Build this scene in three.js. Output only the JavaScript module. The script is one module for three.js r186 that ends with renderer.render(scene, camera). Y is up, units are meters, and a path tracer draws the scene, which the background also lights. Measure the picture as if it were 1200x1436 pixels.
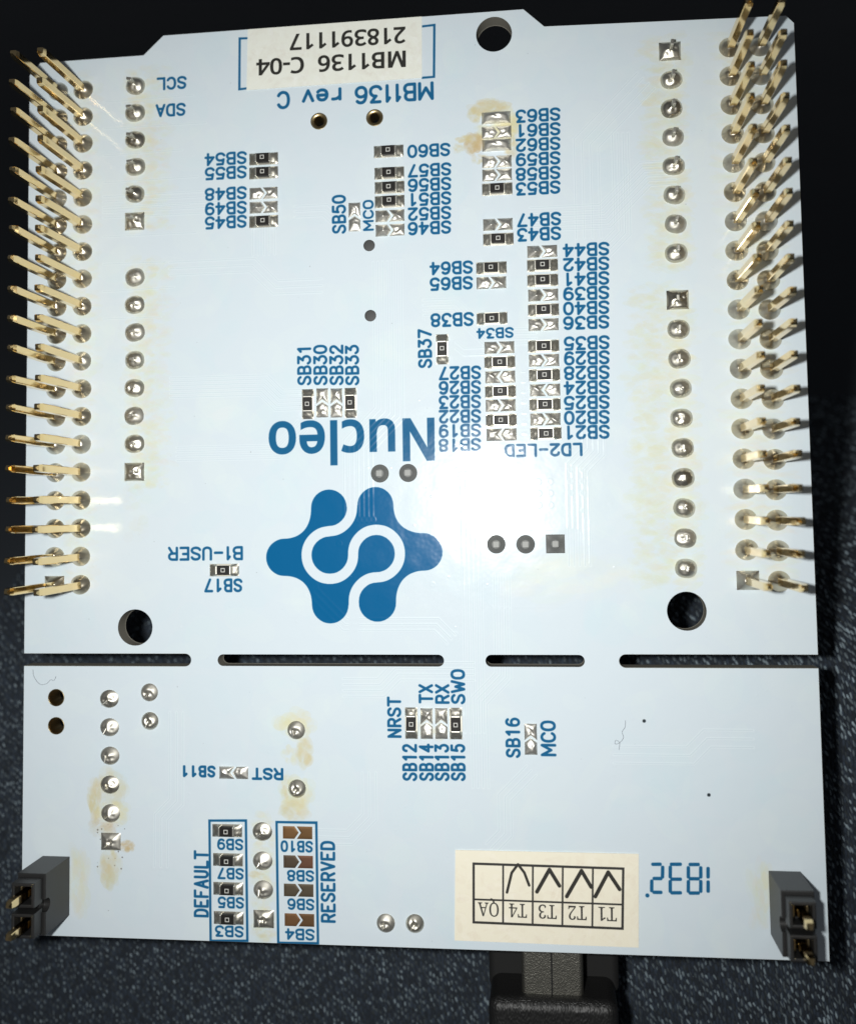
import * as THREE from 'three';
import { RoundedBoxGeometry } from 'three/addons/geometries/RoundedBoxGeometry.js';
import { mergeGeometries } from 'three/addons/utils/BufferGeometryUtils.js';
import { Brush, Evaluator, SUBTRACTION } from 'three-bvh-csg';
import { ImprovedNoise } from 'three/addons/math/ImprovedNoise.js';

// ---------------------------------------------------------------- camera, darkness, flash, exposure
// Board drawings below are in millimetres: x to the right, y down the board, z up out of its face.
const MM = 0.001, OX = 29.25, OY = 36, TOP = 0.0155;
const at = (x, y, z = 0) => new THREE.Vector3((x - OX) * MM, TOP + z * MM, (y - OY) * MM);

const scene = new THREE.Scene();
scene.background = new THREE.Color(0.058, 0.06, 0.064);          // a dark room
const camera = new THREE.PerspectiveCamera(2 * Math.atan(804 / 1400) * 180 / Math.PI, 1200 / 1436, 0.005, 2);
camera.position.set(0.012414, 0.101916, 0.003562);
camera.up.set(0.021642, 0.058408, -0.998058);
camera.lookAt(camera.position.clone().sub(new THREE.Vector3(0.114128, 0.991622, 0.060506)));
camera.setViewOffset(1200, 1608, 0, 172, 1200, 1436);
camera.focus = 0.0865; camera.userData.fStop = 21;
scene.add(camera);

const FLASH = at(32.0, 37.6, 87.5);
const flash = new THREE.SpotLight(new THREE.Color(1.0, 1.0, 0.975), 0.0304, 0, 0.99, 1, 2);   // the beam of the phone's flash
flash.position.copy(FLASH); flash.target.position.copy(at(23, 38)); scene.add(flash.target);
flash.castShadow = true; flash.shadow.radius = 0.09; flash.shadow.mapSize.set(2048, 2048);
flash.shadow.camera.near = 0.01; flash.shadow.camera.far = 0.5; flash.shadow.bias = -0.0005;
scene.add(flash);

const renderer = new THREE.WebGLRenderer({ antialias: true });
renderer.toneMapping = THREE.LinearToneMapping;
renderer.toneMappingExposure = 1.0;
renderer.shadowMap.enabled = true; renderer.shadowMap.type = THREE.PCFSoftShadowMap;

// ---------------------------------------------------------------- helpers
let seed = 7;
const rnd = () => { seed = (seed * 1664525 + 1013904223) >>> 0; return seed / 4294967296; };
const rr = (a, b) => a + (b - a) * rnd();
const perlin = new ImprovedNoise();
const noise = (x, y, z = 0) => perlin.noise(x + 13.7, y + 5.3, z + 2.1);
const used = {};
const numbered = (n) => { const k = used[n] = (used[n] ?? -1) + 1; return k ? `${n}_${String(k).padStart(3, '0')}` : n; };
function part(name, geometry, material, parent, p) {
  const m = new THREE.Mesh(geometry, material);
  m.name = numbered(name); m.castShadow = m.receiveShadow = true;
  if (p) m.position.copy(p);
  (parent ?? scene).add(m);
  return m;
}
function group(name, parent, p) {
  const g = new THREE.Group(); g.name = numbered(name);
  if (p) g.position.copy(p);
  (parent ?? scene).add(g);
  return g;
}
function tag(o, label, category, grp) { o.userData.label = label; o.userData.category = category; if (grp) o.userData.group = grp; return o; }
const std = (o) => new THREE.MeshStandardMaterial(o);
const lin = (r, g, b) => new THREE.Color().setRGB(r, g, b);
const box = (w, h, d, r = 0.04, s = 2) => new RoundedBoxGeometry(w * MM, h * MM, d * MM, s, r * MM);   // mm: along x, up, along y

// A solder mound over an outline (mm, going round from x towards y): rings climb to the centre.
function dome(poly, c, h, o = {}) {
  const { rings = 7, k = 2, e = 0.5, lump = 0, s0 = 0, z0 = 0.03, flat = 0 } = o, n = poly.length, pos = [], idx = [];
  const ax = Math.max(...poly.map((p) => Math.abs(p[0] - c[0]))), ay = Math.max(...poly.map((p) => Math.abs(p[1] - c[1])));
  const put = (x, y, z) => pos.push(x * MM, z * MM, y * MM);
  for (const [x, y] of poly) put(x, y, -0.01);
  for (let r = 0; r <= rings; r++) {
    const s = 1 - (r / (rings + 1)) * (1 - flat), t = (s - flat) / (1 - flat);
    for (const [x, y] of poly) {
      const dx = x - c[0], dy = y - c[1], rp = Math.hypot(dx, dy), round = 0.92 / Math.hypot(dx / rp / ax, dy / rp / ay);   // rings grow rounder inwards
      const grow = s * (s ** 6 + Math.min(1, round / rp) * (1 - s ** 6)), px = c[0] + dx * grow, py = c[1] + dy * grow;
      put(px, py, z0 + h * Math.pow(Math.max(0, 1 - Math.pow(t, k)), e) + lump * noise(px * 2.2 + s0, py * 2.2, s0) * (1 - t));
    }
  }
  put(c[0], c[1], z0 + h + lump * noise(c[0] * 2.2 + s0, c[1] * 2.2, s0));
  const last = pos.length / 3 - 1;
  for (let r = 0; r <= rings; r++) for (let i = 0; i < n; i++) {
    const a = r * n + i, b = r * n + (i + 1) % n;
    idx.push(a, a + n, b, b, a + n, b + n);
  }
  for (let i = 0; i < n; i++) idx.push((rings + 1) * n + i, last, (rings + 1) * n + (i + 1) % n);
  const g = new THREE.BufferGeometry();
  g.setAttribute('position', new THREE.Float32BufferAttribute(pos, 3)); g.setIndex(idx); g.computeVertexNormals();
  const uv = new Float32Array(pos.length / 3 * 2);
  for (let i = 0; i < uv.length / 2; i++) { uv[2 * i] = pos[3 * i] * 500; uv[2 * i + 1] = pos[3 * i + 2] * 500; }
  g.setAttribute('uv', new THREE.BufferAttribute(uv, 2));
  return g;
}
const ellipse = (a, b, n = 26, sq = 2) => Array.from({ length: n }, (_, i) => { const t = i / n * 2 * Math.PI, c = Math.cos(t), s = Math.sin(t); return [a * Math.sign(c) * Math.abs(c) ** (2 / sq), b * Math.sign(s) * Math.abs(s) ** (2 / sq)]; });
function dense(pts, step = 0.16) {                                   // more points along a polygon's sides
  const out = [];
  pts.forEach((p, i) => { const q = pts[(i + 1) % pts.length], n = Math.max(1, Math.round(Math.hypot(q[0] - p[0], q[1] - p[1]) / step)); for (let k = 0; k < n; k++) out.push([p[0] + (q[0] - p[0]) * k / n, p[1] + (q[1] - p[1]) * k / n]); });
  return out;
}
const rect = (w, h) => dense([[-w / 2, -h / 2], [w / 2, -h / 2], [w / 2, h / 2], [-w / 2, h / 2]]);

const RES = [[17.16, 7.5], [17.15, 8.79], [17.13, 13.26], [28.59, 7.46], [28.62, 9.44], [28.63, 10.74], [28.62, 12.02], [38.18, 11.39], [38.19, 15.87], [41.98, 18.35], [41.97, 19.67], [41.98, 22.27], [37.54, 18.39], [37.51, 22.86], [38.11, 26.72], [38.12, 29.29], [38.14, 31.78], [41.92, 25.44], [41.94, 27.97], [41.93, 30.53], [41.95, 33.03], [13.4, 44.51], [13.6, 67.14], [13.66, 69.63], [13.68, 72.09], [13.71, 74.57]];
const RESV = [[33.11, 25.42], [21.08, 29.92], [24.92, 29.91], [29.93, 57.74], [33.77, 57.74]];
const BR = [[17.14, 10.66], [17.14, 11.96], [28.63, 13.31], [28.63, 14.6], [38.22, 6.28], [38.2, 8.93], [38.19, 10.12], [38.18, 14.55], [41.98, 17.12], [41.98, 20.97], [41.95, 23.56], [37.51, 19.7], [38.1, 25.43], [38.12, 28.01], [38.12, 30.5], [38.14, 33.04], [41.93, 26.68], [41.96, 29.26], [41.94, 31.8], [14.19, 62.17]];
const BRV = [[25.44, 13.26], [22.37, 29.84], [23.65, 29.88], [31.26, 57.76], [32.52, 57.75], [40.12, 58.99]];
const BLOB = [[38.2, 4.98], [38.2, 7.45]];
const BARE = [[19.87, 67.19], [19.91, 69.66], [19.93, 72.06], [19.98, 74.56]];
const TEXTS = [
  ["SB54", 13.61, 7.27, 4.01, 1.22, 180],
  ["SB55", 13.61, 8.59, 4.0, 1.22, 180],
  ["SB48", 13.6, 10.51, 4.0, 1.22, 180],
  ["SB49", 13.6, 11.86, 3.99, 1.22, 180],
  ["SB45", 13.6, 13.14, 3.99, 1.21, 180],
  ["SB60", 32.18, 7.57, 3.92, 1.23, 180],
  ["SB57", 32.22, 9.34, 3.95, 1.22, 180],
  ["SB56", 32.2, 10.65, 3.95, 1.22, 180],
  ["SB51", 32.18, 11.95, 3.95, 1.22, 180],
  ["SB52", 32.16, 13.26, 3.94, 1.22, 180],
  ["SB46", 32.14, 14.56, 3.94, 1.22, 180],
  ["SB63", 41.87, 4.96, 3.99, 1.22, 180],
  ["SB61", 41.85, 6.27, 3.99, 1.21, 180],
  ["SB62", 41.82, 7.57, 3.98, 1.21, 180],
  ["SB59", 41.79, 8.87, 3.98, 1.21, 180],
  ["SB58", 41.76, 10.17, 3.98, 1.21, 180],
  ["SB53", 41.74, 11.47, 3.97, 1.21, 180],
  ["SB47", 41.77, 14.27, 3.9, 1.23, 180],
  ["SB43", 41.74, 15.56, 3.9, 1.23, 180],
  ["SB44", 45.76, 17.12, 4.05, 1.22, 180],
  ["SB42", 45.73, 18.4, 4.04, 1.22, 180],
  ["SB41", 45.7, 19.68, 4.04, 1.22, 180],
  ["SB39", 45.67, 20.95, 4.04, 1.22, 180],
  ["SB40", 45.64, 22.23, 4.03, 1.21, 180],
  ["SB36", 45.61, 23.5, 4.03, 1.21, 180],
  ["SB64", 34.02, 18.22, 3.88, 1.21, 180],
  ["SB65", 33.99, 19.61, 3.88, 1.21, 180],
  ["SB38", 34.01, 22.83, 3.88, 1.26, 180],
  ["SB34", 37.75, 24.14, 3.3, 0.97, 180],
  ["SB27", 34.62, 27.55, 3.77, 1.22, 180],
  ["SB26", 34.59, 28.83, 3.77, 1.22, 180],
  ["SB23", 34.57, 30.1, 3.77, 1.22, 180],
  ["SB22", 34.55, 31.37, 3.76, 1.22, 180],
  ["SB19", 34.53, 32.63, 3.76, 1.21, 180],
  ["SB18", 34.51, 33.89, 3.76, 1.21, 180],
  ["SB35", 45.61, 25.28, 3.98, 1.24, 180],
  ["SB29", 45.58, 26.58, 3.98, 1.24, 180],
  ["SB28", 45.55, 27.87, 3.98, 1.24, 180],
  ["SB24", 45.52, 29.15, 3.97, 1.23, 180],
  ["SB25", 45.49, 30.44, 3.97, 1.23, 180],
  ["SB20", 45.46, 31.73, 3.96, 1.23, 180],
  ["SB21", 45.43, 33.01, 3.96, 1.23, 180],
  ["LD2-LED", 41.72, 34.47, 6.8, 1.17, 180],
  ["B1-USER", 11.66, 43.04, 7.0, 1.26, 180],
  ["SB17", 13.29, 45.87, 3.55, 1.23, 180],
  ["SB31", 20.76, 26.42, 3.71, 1.3, 90],
  ["SB30", 22.22, 26.46, 3.7, 1.29, 90],
  ["SB32", 23.67, 26.51, 3.69, 1.29, 90],
  ["SB33", 25.08, 26.56, 3.69, 1.28, 90],
  ["SB37", 31.58, 25.3, 3.55, 1.26, 90],
  ["SB50", 24.03, 12.93, 3.62, 1.3, 90],
  ["MCO", 26.68, 13.18, 2.89, 1.0, 90],
  ["NRST", 28.45, 57.29, 3.6, 1.24, 90],
  ["TX", 31.22, 55.25, 1.7, 1.27, 90],
  ["RX", 32.64, 55.28, 1.77, 1.26, 90],
  ["SWO", 34.0, 54.64, 3.04, 1.26, 90],
  ["SB12", 29.74, 61.09, 3.21, 1.3, 90],
  ["SB14", 31.18, 61.07, 3.21, 1.29, 90],
  ["SB13", 32.52, 61.05, 3.2, 1.29, 90],
  ["SB15", 33.9, 61.03, 3.19, 1.28, 90],
  ["SB16", 38.61, 58.9, 3.45, 1.27, 90],
  ["MCO", 41.59, 58.94, 3.08, 1.32, 90],
  ["SB11", 10.96, 62.12, 3.24, 1.05, 180],
  ["RST", 17.25, 62.25, 2.9, 1.07, 180],
  ["SB9", 13.85, 68.35, 2.42, 1.0, 180],
  ["SB7", 13.88, 70.84, 2.43, 1.0, 180],
  ["SB5", 13.9, 73.3, 2.43, 1.0, 180],
  ["SB3", 13.75, 75.74, 2.64, 0.99, 180],
  ["SB10", 19.78, 68.39, 2.92, 1.0, 180],
  ["SB8", 20.1, 70.86, 2.46, 0.99, 180],
  ["SB6", 20.11, 73.27, 2.45, 0.99, 180],
  ["SB4", 20.01, 75.79, 2.65, 0.99, 180],
  ["DEFAULT", 11.24, 71.79, 5.79, 1.35, 90],
  ["RESERVED", 22.51, 71.31, 6.96, 1.31, 90],
  ["SCL", 8.49, -0.1, 2.95, 1.24, 180],
  ["SDA", 8.42, 2.42, 2.91, 1.24, 180],
  ["MB1136 rev C", 25.58, 2.15, 14.41, 1.71, 180]];
const LINES_BOX = [[[11.99, 66.35], [15.27, 66.28], [15.36, 76.48], [12.08, 76.59]], [[18.01, 66.35], [21.53, 66.33], [21.59, 76.48], [18.1, 76.56]]];
const BRACKET = [[[15.61, -3.85], [14.96, -3.87], [14.91, 0.89], [15.56, 0.85]], [[31.81, -3.8], [32.86, -3.85], [32.75, 0.9], [31.74, 0.92]]];
const STICKER = [[15.84, -4.75], [31.78, -4.74], [31.67, 0.93], [15.59, 1.03]];
const LTXT = [[23.42, -1.07], [16.54, -1.02], [30.18, -0.82], [25.01, -3.09], [19.71, -3.1], [30.21, -3.06]];
const QA = [[33.55, 68.33], [48.85, 68.29], [48.64, 75.87], [33.37, 75.8]];
const QAGRID = [[35.09, 69.41], [47.55, 69.51], [47.36, 74.38], [35.01, 74.25]];
const TICKS = [[[45.2, 71.84], [46.31, 69.83], [47.21, 71.2]], [[42.84, 71.9], [44.11, 69.77], [44.87, 71.07]], [[40.37, 71.59], [41.45, 69.74], [42.25, 71.05]], [[37.86, 71.71], [38.29, 70.08], [38.83, 69.38], [39.35, 70.05], [39.73, 71.08]]];
const SEG = [[49.99, 69.14, 50.57, 69.12], [50.78, 69.37, 50.74, 70.14], [50.06, 70.29, 50.6, 70.28], [49.86, 70.51, 49.83, 71.28], [50.02, 71.41, 50.57, 71.4], [51.5, 69.1, 52.21, 69.08], [51.4, 69.35, 51.37, 70.12], [51.5, 70.31, 52.18, 70.29], [51.36, 70.51, 51.34, 71.28], [51.47, 71.41, 52.15, 71.39], [53.02, 69.08, 53.66, 69.06], [52.86, 69.35, 52.84, 70.08], [53.86, 69.33, 53.84, 70.06], [52.99, 70.23, 53.62, 70.22], [52.83, 70.47, 52.8, 71.24], [53.83, 70.44, 53.8, 71.21], [52.95, 71.39, 53.59, 71.37], [54.45, 69.37, 54.43, 70.04], [54.42, 70.46, 54.4, 71.19]];
const FLAT = [[27.45, 36.2], [29.95, 36.2], [37.51, 42.49], [40.02, 42.52], [42.55, 42.51]];
const OVAL = [[2.79, 55.86], [2.83, 58.36], [2.88, 60.85], [2.89, 63.38], [2.96, 65.87], [3.0, 68.32], [16.74, 67.16], [16.76, 69.65], [16.8, 72.1], [16.83, 74.57]];
const ROUND = [[6.51, 55.27], [6.56, 57.77], [19.81, 58.44], [19.85, 63.44], [27.5, 74.58], [30.0, 74.54]];

// ---------------------------------------------------------------- print on the board: colour and relief
const TX = -5.6, TY = -5.0, TW = 69.8, TH = 81.9, PX = 25;
function canvas(w, h) { const c = document.createElement('canvas'); c.width = w; c.height = h; return [c, c.getContext('2d')]; }
const GLYPH = {
  S: 'M.59 .17 C.53 .04 .41 0 .31 0 C.13 0 .04 .11 .04 .25 C.04 .42 .19 .46 .31 .5 C.45 .54 .6 .6 .6 .76 C.6 .92 .46 1 .31 1 C.17 1 .06 .94 .01 .82',
  B: 'M.04 0 V1 H.36 C.52 1 .61 .88 .61 .74 C.61 .6 .52 .49 .36 .49 H.04 M.36 .49 C.48 .49 .57 .38 .57 .25 C.57 .1 .48 0 .36 0 H.04',
  0: 'M.31 0 C.12 0 .02 .2 .02 .5 C.02 .8 .12 1 .31 1 C.5 1 .6 .8 .6 .5 C.6 .2 .5 0 .31 0 Z',
  1: 'M.14 .2 L.36 0 V1', 2: 'M.04 .24 C.06 .08 .17 0 .31 0 C.48 0 .58 .11 .58 .26 C.58 .42 .45 .52 .3 .66 L.02 1 H.6',
  3: 'M.06 0 H.55 L.28 .38 C.48 .36 .6 .5 .6 .68 C.6 .88 .46 1 .28 1 C.15 1 .06 .94 .01 .82', 4: 'M.44 1 V0 L.01 .68 H.62',
  5: 'M.54 0 H.12 L.06 .44 C.14 .37 .22 .35 .31 .35 C.5 .35 .6 .49 .6 .67 C.6 .88 .47 1 .29 1 C.16 1 .07 .94 .01 .82',
  6: 'M.54 .1 C.48 .02 .4 0 .34 0 C.12 0 .03 .25 .03 .62 C.03 .88 .15 1 .31 1 C.48 1 .6 .86 .6 .68 C.6 .5 .48 .38 .32 .38 C.16 .38 .03 .5 .03 .65',
  7: 'M.02 0 H.6 L.2 1', 8: 'M.31 .46 C.15 .46 .06 .36 .06 .23 C.06 .08 .16 0 .31 0 C.46 0 .56 .08 .56 .23 C.56 .36 .47 .46 .31 .46 C.13 .46 .02 .58 .02 .73 C.02 .9 .14 1 .31 1 C.48 1 .6 .9 .6 .73 C.6 .58 .49 .46 .31 .46 Z',
  9: 'M.08 .9 C.14 .98 .22 1 .28 1 C.5 1 .59 .75 .59 .38 C.59 .12 .47 0 .31 0 C.14 0 .02 .14 .02 .32 C.02 .5 .14 .62 .3 .62 C.46 .62 .59 .5 .59 .35',
  A: 'M0 1 L.31 0 L.62 1 M.1 .66 H.52', C: 'M.6 .2 C.54 .06 .44 0 .33 0 C.12 0 .02 .2 .02 .5 C.02 .8 .12 1 .33 1 C.44 1 .54 .94 .6 .8',
  D: 'M.04 0 V1 H.28 C.5 1 .61 .82 .61 .5 C.61 .18 .5 0 .28 0 Z', E: 'M.58 0 H.04 V1 H.58 M.04 .48 H.4', F: 'M.58 0 H.04 V1 M.04 .48 H.42', L: 'M.06 0 V1 H.58',
  M: 'M.03 1 V0 L.31 .7 L.59 0 V1', N: 'M.04 1 V0 L.58 1 V0', O: 'M.31 0 C.1 0 .01 .2 .01 .5 C.01 .8 .1 1 .31 1 C.52 1 .61 .8 .61 .5 C.61 .2 .52 0 .31 0 Z',
  R: 'M.04 1 V0 H.36 C.52 0 .6 .12 .6 .26 C.6 .42 .52 .52 .36 .52 H.04 M.34 .52 L.6 1', T: 'M0 0 H.62 M.31 0 V1', U: 'M.04 0 V.7 C.04 .9 .15 1 .31 1 C.47 1 .58 .9 .58 .7 V0',
  V: 'M0 0 L.31 1 L.62 0', W: 'M0 0 L.16 1 L.31 .3 L.46 1 L.62 0', X: 'M.02 0 L.6 1 M.6 0 L.02 1', '-': 'M.06 .55 H.56', ' ': '',
  e: 'M.05 .66 H.57 C.57 .45 .47 .34 .31 .34 C.13 .34 .03 .48 .03 .67 C.03 .88 .14 1 .31 1 C.42 1 .5 .97 .56 .88', r: 'M.1 .34 V1 M.1 .58 C.15 .42 .28 .34 .52 .36', v: 'M.04 .34 L.31 1 L.58 .34',
};
const INK = '#1d5f89';
const [cc, c2] = canvas(Math.round(TW * PX), Math.round(TH * PX));
const [hc, h2] = canvas(cc.width, cc.height);
for (const c of [c2, h2]) { c.setTransform(PX, 0, 0, PX, -TX * PX, -TY * PX); c.lineCap = c.lineJoin = 'round'; }   // both draw in board millimetres
function strokeText([s, x, y, w, h, rot]) {
  const lw = h > 1.6 ? 0.29 : h < 1.02 ? 0.19 : 0.23, H = h - lw, share = (ch) => 'MW'.includes(ch) ? 1.2 : ch === ' ' ? 0.75 : ch === '1' && s.length > 6 ? 0.7 : 1;
  const unit = w / [...s].reduce((a, ch) => a + share(ch), 0);
  c2.save(); c2.translate(x, y); c2.rotate(rot === 180 ? Math.PI : -Math.PI / 2); c2.translate(-w / 2, -H / 2);
  c2.strokeStyle = INK; c2.lineWidth = lw;
  let u = 0;
  for (const ch of s) {
    const wide = (unit * share(ch) - lw - 0.03) / 0.62, p = new Path2D();
    p.addPath(new Path2D(GLYPH[ch]), new DOMMatrix([wide, 0, 0, H, u + lw / 2 + 0.015, 0]));
    c2.stroke(p); u += unit * share(ch);
  }
  c2.restore();
}
c2.fillStyle = '#d1dce3'; c2.fillRect(TX, TY, TW, TH);
// uneven ink of the white mask: small patches and specks
for (let i = 0; i < 900; i++) { c2.fillStyle = rnd() < 0.5 ? 'rgba(190,210,224,.05)' : 'rgba(226,232,232,.05)'; c2.beginPath(); c2.ellipse(rr(TX, TX + TW), rr(TY, TY + TH), rr(0.3, 2.6), rr(0.3, 2.6), rr(0, 3), 0, 7); c2.fill(); }
// yellowish flux left round the soldered pins
function flux(x, y, a, b, col, alpha, n = 60, spread = 1) {
  for (let i = 0; i < n; i++) {
    const t = rr(0, 6.283), q = Math.sqrt(rnd()) * spread, s = rr(0.15, 0.5);
    c2.fillStyle = `rgba(${col},${alpha * rr(0.4, 1)})`; c2.beginPath();
    c2.ellipse(x + Math.cos(t) * q * a, y + Math.sin(t) * q * b, a * s, b * s * rr(0.7, 1.2), rr(-0.5, 0.5), 0, 7); c2.fill();
  }
}
const Y1 = '214,206,160', Y2 = '203,189,143', Y3 = '192,168,122';
for (let y = -1; y < 46; y += 0.55) {                                 // film beside the four rows of big pads
  if (y < 13.5 || (y > 16.6 && y < 37.2)) { flux(5.6, y, 1.4, 0.7, Y1, 0.085, 15); flux(7.2, y + rr(-0.3, 0.3), rr(0.9, 1.7), 0.6, Y1, 0.06, 13); }
  if (y < 19 || y > 20.8) { flux(52.8, y, 1.9, 0.7, Y1, 0.1, 15); if (y > 20) flux(50.4, y + rr(-0.3, 0.3), rr(1, 1.7), 0.7, '208,208,172', 0.1, 15); }
  flux(0, y, 1.6, 0.7, Y1, 0.06, 9); flux(59.6, y, 2.6, 0.7, Y1, 0.065, 12);
}
for (let i = 0; i < 16; i++) { flux(53.3 + rr(-0.4, 0.4), i * 2.54 + (i > 7 ? 3.9 : 0.1), 1.3, 1.2, Y2, 0.05, 22); flux(5, i * 2.54 + (i > 5 ? 2.5 : 0), 1.2, 1.1, Y2, 0.035, 18); }
flux(37.6, 4.0, 1.5, 0.7, Y2, 0.22, 60); flux(36.3, 4.6, 0.55, 0.6, Y2, 0.2, 40); flux(39.4, 5.2, 0.8, 1.3, Y1, 0.2, 40); flux(38.3, 6.2, 1.7, 0.8, Y1, 0.25, 60);
flux(36.2, 7.2, 0.75, 0.9, Y3, 0.26, 70); flux(35.4, 6.7, 0.7, 0.35, Y2, 0.24, 40); flux(34.8, 7.5, 0.5, 0.35, Y2, 0.16, 30); flux(39.5, 7.6, 0.6, 0.9, Y2, 0.2, 40); flux(36.7, 8.6, 0.6, 0.4, Y2, 0.18, 30);
flux(2.9, 63.6, 1.6, 1.5, Y2, 0.1, 60); flux(1.5, 64.9, 0.5, 1.6, Y2, 0.2, 60); flux(2.2, 67.2, 1.1, 0.9, Y3, 0.1, 50); flux(4.5, 68.7, 0.6, 0.5, Y3, 0.22, 50); flux(2.9, 70.6, 0.9, 1.6, Y2, 0.13, 70); flux(3.1, 65.9, 1.4, 1.1, Y1, 0.14, 50);
flux(19.7, 58.0, 1.5, 1.2, Y1, 0.16, 50); flux(20.5, 60.4, 0.7, 1.2, Y2, 0.16, 60); flux(19.2, 60.6, 0.6, 0.8, Y1, 0.14, 30); flux(19.8, 63.9, 1.3, 1.6, Y1, 0.16, 50); flux(19.6, 65.3, 1.2, 0.9, Y2, 0.12, 60); flux(18.9, 63.4, 0.5, 1.1, Y2, 0.12, 40);
for (let y = 66.2; y < 76; y += 0.8) flux(16.8, y, 0.95, 0.7, Y1, 0.09, 26); flux(16.2, 70.9, 0.7, 0.3, Y2, 0.16, 30); flux(16.9, 75.7, 0.9, 0.5, Y2, 0.1, 30);
flux(0.0, 71.8, 0.9, 2.6, Y1, 0.09, 50); flux(58.6, 71.6, 0.8, 2.4, Y1, 0.09, 50); flux(31.2, 58.1, 0.7, 0.9, Y2, 0.1, 40); flux(32.4, 58.4, 0.5, 0.8, Y2, 0.1, 30);
flux(43.6, 45.6, 5.5, 1.9, '224,226,206', 0.06, 60);
for (let i = 0; i < 26; i++) { c2.fillStyle = 'rgba(60,50,40,.75)'; c2.beginPath(); c2.arc(2.9 + rr(-1.3, 1.4), 66 + rr(0, 5), rr(0.02, 0.07), 0, 7); c2.fill(); }
for (let i = 0; i < 90; i++) { c2.fillStyle = `rgba(90,90,90,${rr(0.15, 0.5)})`; c2.beginPath(); c2.arc(rr(-4, 63), rr(-3, 76), rr(0.015, 0.05), 0, 7); c2.fill(); }
for (const [x, y] of [[49.6, 57.4], [54.7, 63.4]]) { c2.fillStyle = '#30383c'; c2.beginPath(); c2.arc(x, y, 0.14, 0, 7); c2.fill(); }
// relief: copper tracks, planes and vias under the mask
h2.fillStyle = '#000'; h2.fillRect(TX, TY, TW, TH);
function track(pts, w = 0.16, v = 150) { c2.lineCap = 'round'; c2.lineJoin = 'round'; c2.strokeStyle = 'rgba(228,240,243,.38)'; c2.lineWidth = w * 1.3; c2.beginPath(); pts.forEach(([x, y]) => c2.lineTo(x, y)); c2.stroke(); c2.strokeStyle = 'rgba(150,170,180,.30)'; c2.lineWidth = 0.06; c2.stroke(); for (const [k, q] of [[1.7, 0.35], [1.25, 0.6], [0.8, 1]]) { h2.strokeStyle = `rgb(${v * q},${v * q},${v * q})`; h2.lineWidth = w * k; h2.beginPath(); pts.forEach(([x, y]) => h2.lineTo(x, y)); h2.stroke(); } }  // pale and dark strokes: tone of masked copper plus relief shading painted in colour
function bus(n, pitch, start, legs) {                                 // n parallel tracks that turn together: legs are [direction in eighths, length]
  for (let k = 0; k < n; k++) {
    let [x, y] = start, pts = [];
    const d0 = legs[0][0] * Math.PI / 4; x += -Math.sin(d0) * k * pitch; y += Math.cos(d0) * k * pitch; pts.push([x, y]);
    legs.forEach(([d, l], i) => { const t = d * Math.PI / 4, next = legs[i + 1] ? legs[i + 1][0] : d, turn = Math.tan((next - d) * Math.PI / 8) * k * pitch, prev = i ? Math.tan((d - legs[i - 1][0]) * Math.PI / 8) * k * pitch : 0; const m = l - turn - prev; x += Math.cos(t) * m; y += Math.sin(t) * m; pts.push([x, y]); });
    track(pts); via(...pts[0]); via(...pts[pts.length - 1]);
  }
}
function via(x, y, r = 0.3) { h2.fillStyle = '#8a8a8a'; h2.beginPath(); h2.arc(x, y, r, 0, 7); h2.fill(); h2.fillStyle = '#555'; h2.beginPath(); h2.arc(x, y, r * 0.5, 0, 7); h2.fill(); }
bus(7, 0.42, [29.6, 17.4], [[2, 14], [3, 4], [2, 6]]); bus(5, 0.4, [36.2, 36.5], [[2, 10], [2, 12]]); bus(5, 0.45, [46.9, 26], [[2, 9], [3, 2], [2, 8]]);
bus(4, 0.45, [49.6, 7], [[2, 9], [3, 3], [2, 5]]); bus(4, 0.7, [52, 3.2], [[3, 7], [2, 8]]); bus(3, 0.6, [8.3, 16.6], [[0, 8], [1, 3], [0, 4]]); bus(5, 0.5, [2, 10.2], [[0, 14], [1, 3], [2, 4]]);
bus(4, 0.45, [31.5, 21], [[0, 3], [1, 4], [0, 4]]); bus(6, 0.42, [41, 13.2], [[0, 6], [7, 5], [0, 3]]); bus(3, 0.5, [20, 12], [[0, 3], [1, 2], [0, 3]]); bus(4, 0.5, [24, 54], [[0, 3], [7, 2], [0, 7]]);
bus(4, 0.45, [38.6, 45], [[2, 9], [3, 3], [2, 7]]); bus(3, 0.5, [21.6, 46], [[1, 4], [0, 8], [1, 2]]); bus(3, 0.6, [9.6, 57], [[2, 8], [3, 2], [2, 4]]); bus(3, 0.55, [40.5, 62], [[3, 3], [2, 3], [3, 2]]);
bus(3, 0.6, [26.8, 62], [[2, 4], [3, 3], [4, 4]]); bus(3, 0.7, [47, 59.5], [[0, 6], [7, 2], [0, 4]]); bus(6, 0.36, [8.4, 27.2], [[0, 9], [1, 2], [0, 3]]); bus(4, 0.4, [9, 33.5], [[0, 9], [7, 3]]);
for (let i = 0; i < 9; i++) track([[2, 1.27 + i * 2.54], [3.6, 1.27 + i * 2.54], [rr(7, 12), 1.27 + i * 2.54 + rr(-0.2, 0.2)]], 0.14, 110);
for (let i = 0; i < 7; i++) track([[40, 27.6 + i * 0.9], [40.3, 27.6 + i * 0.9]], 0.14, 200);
for (const y of [25.4, 26.0]) track([[34.3, y - 0.6], [35, y], [37, y]], 0.16, 220);
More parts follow.
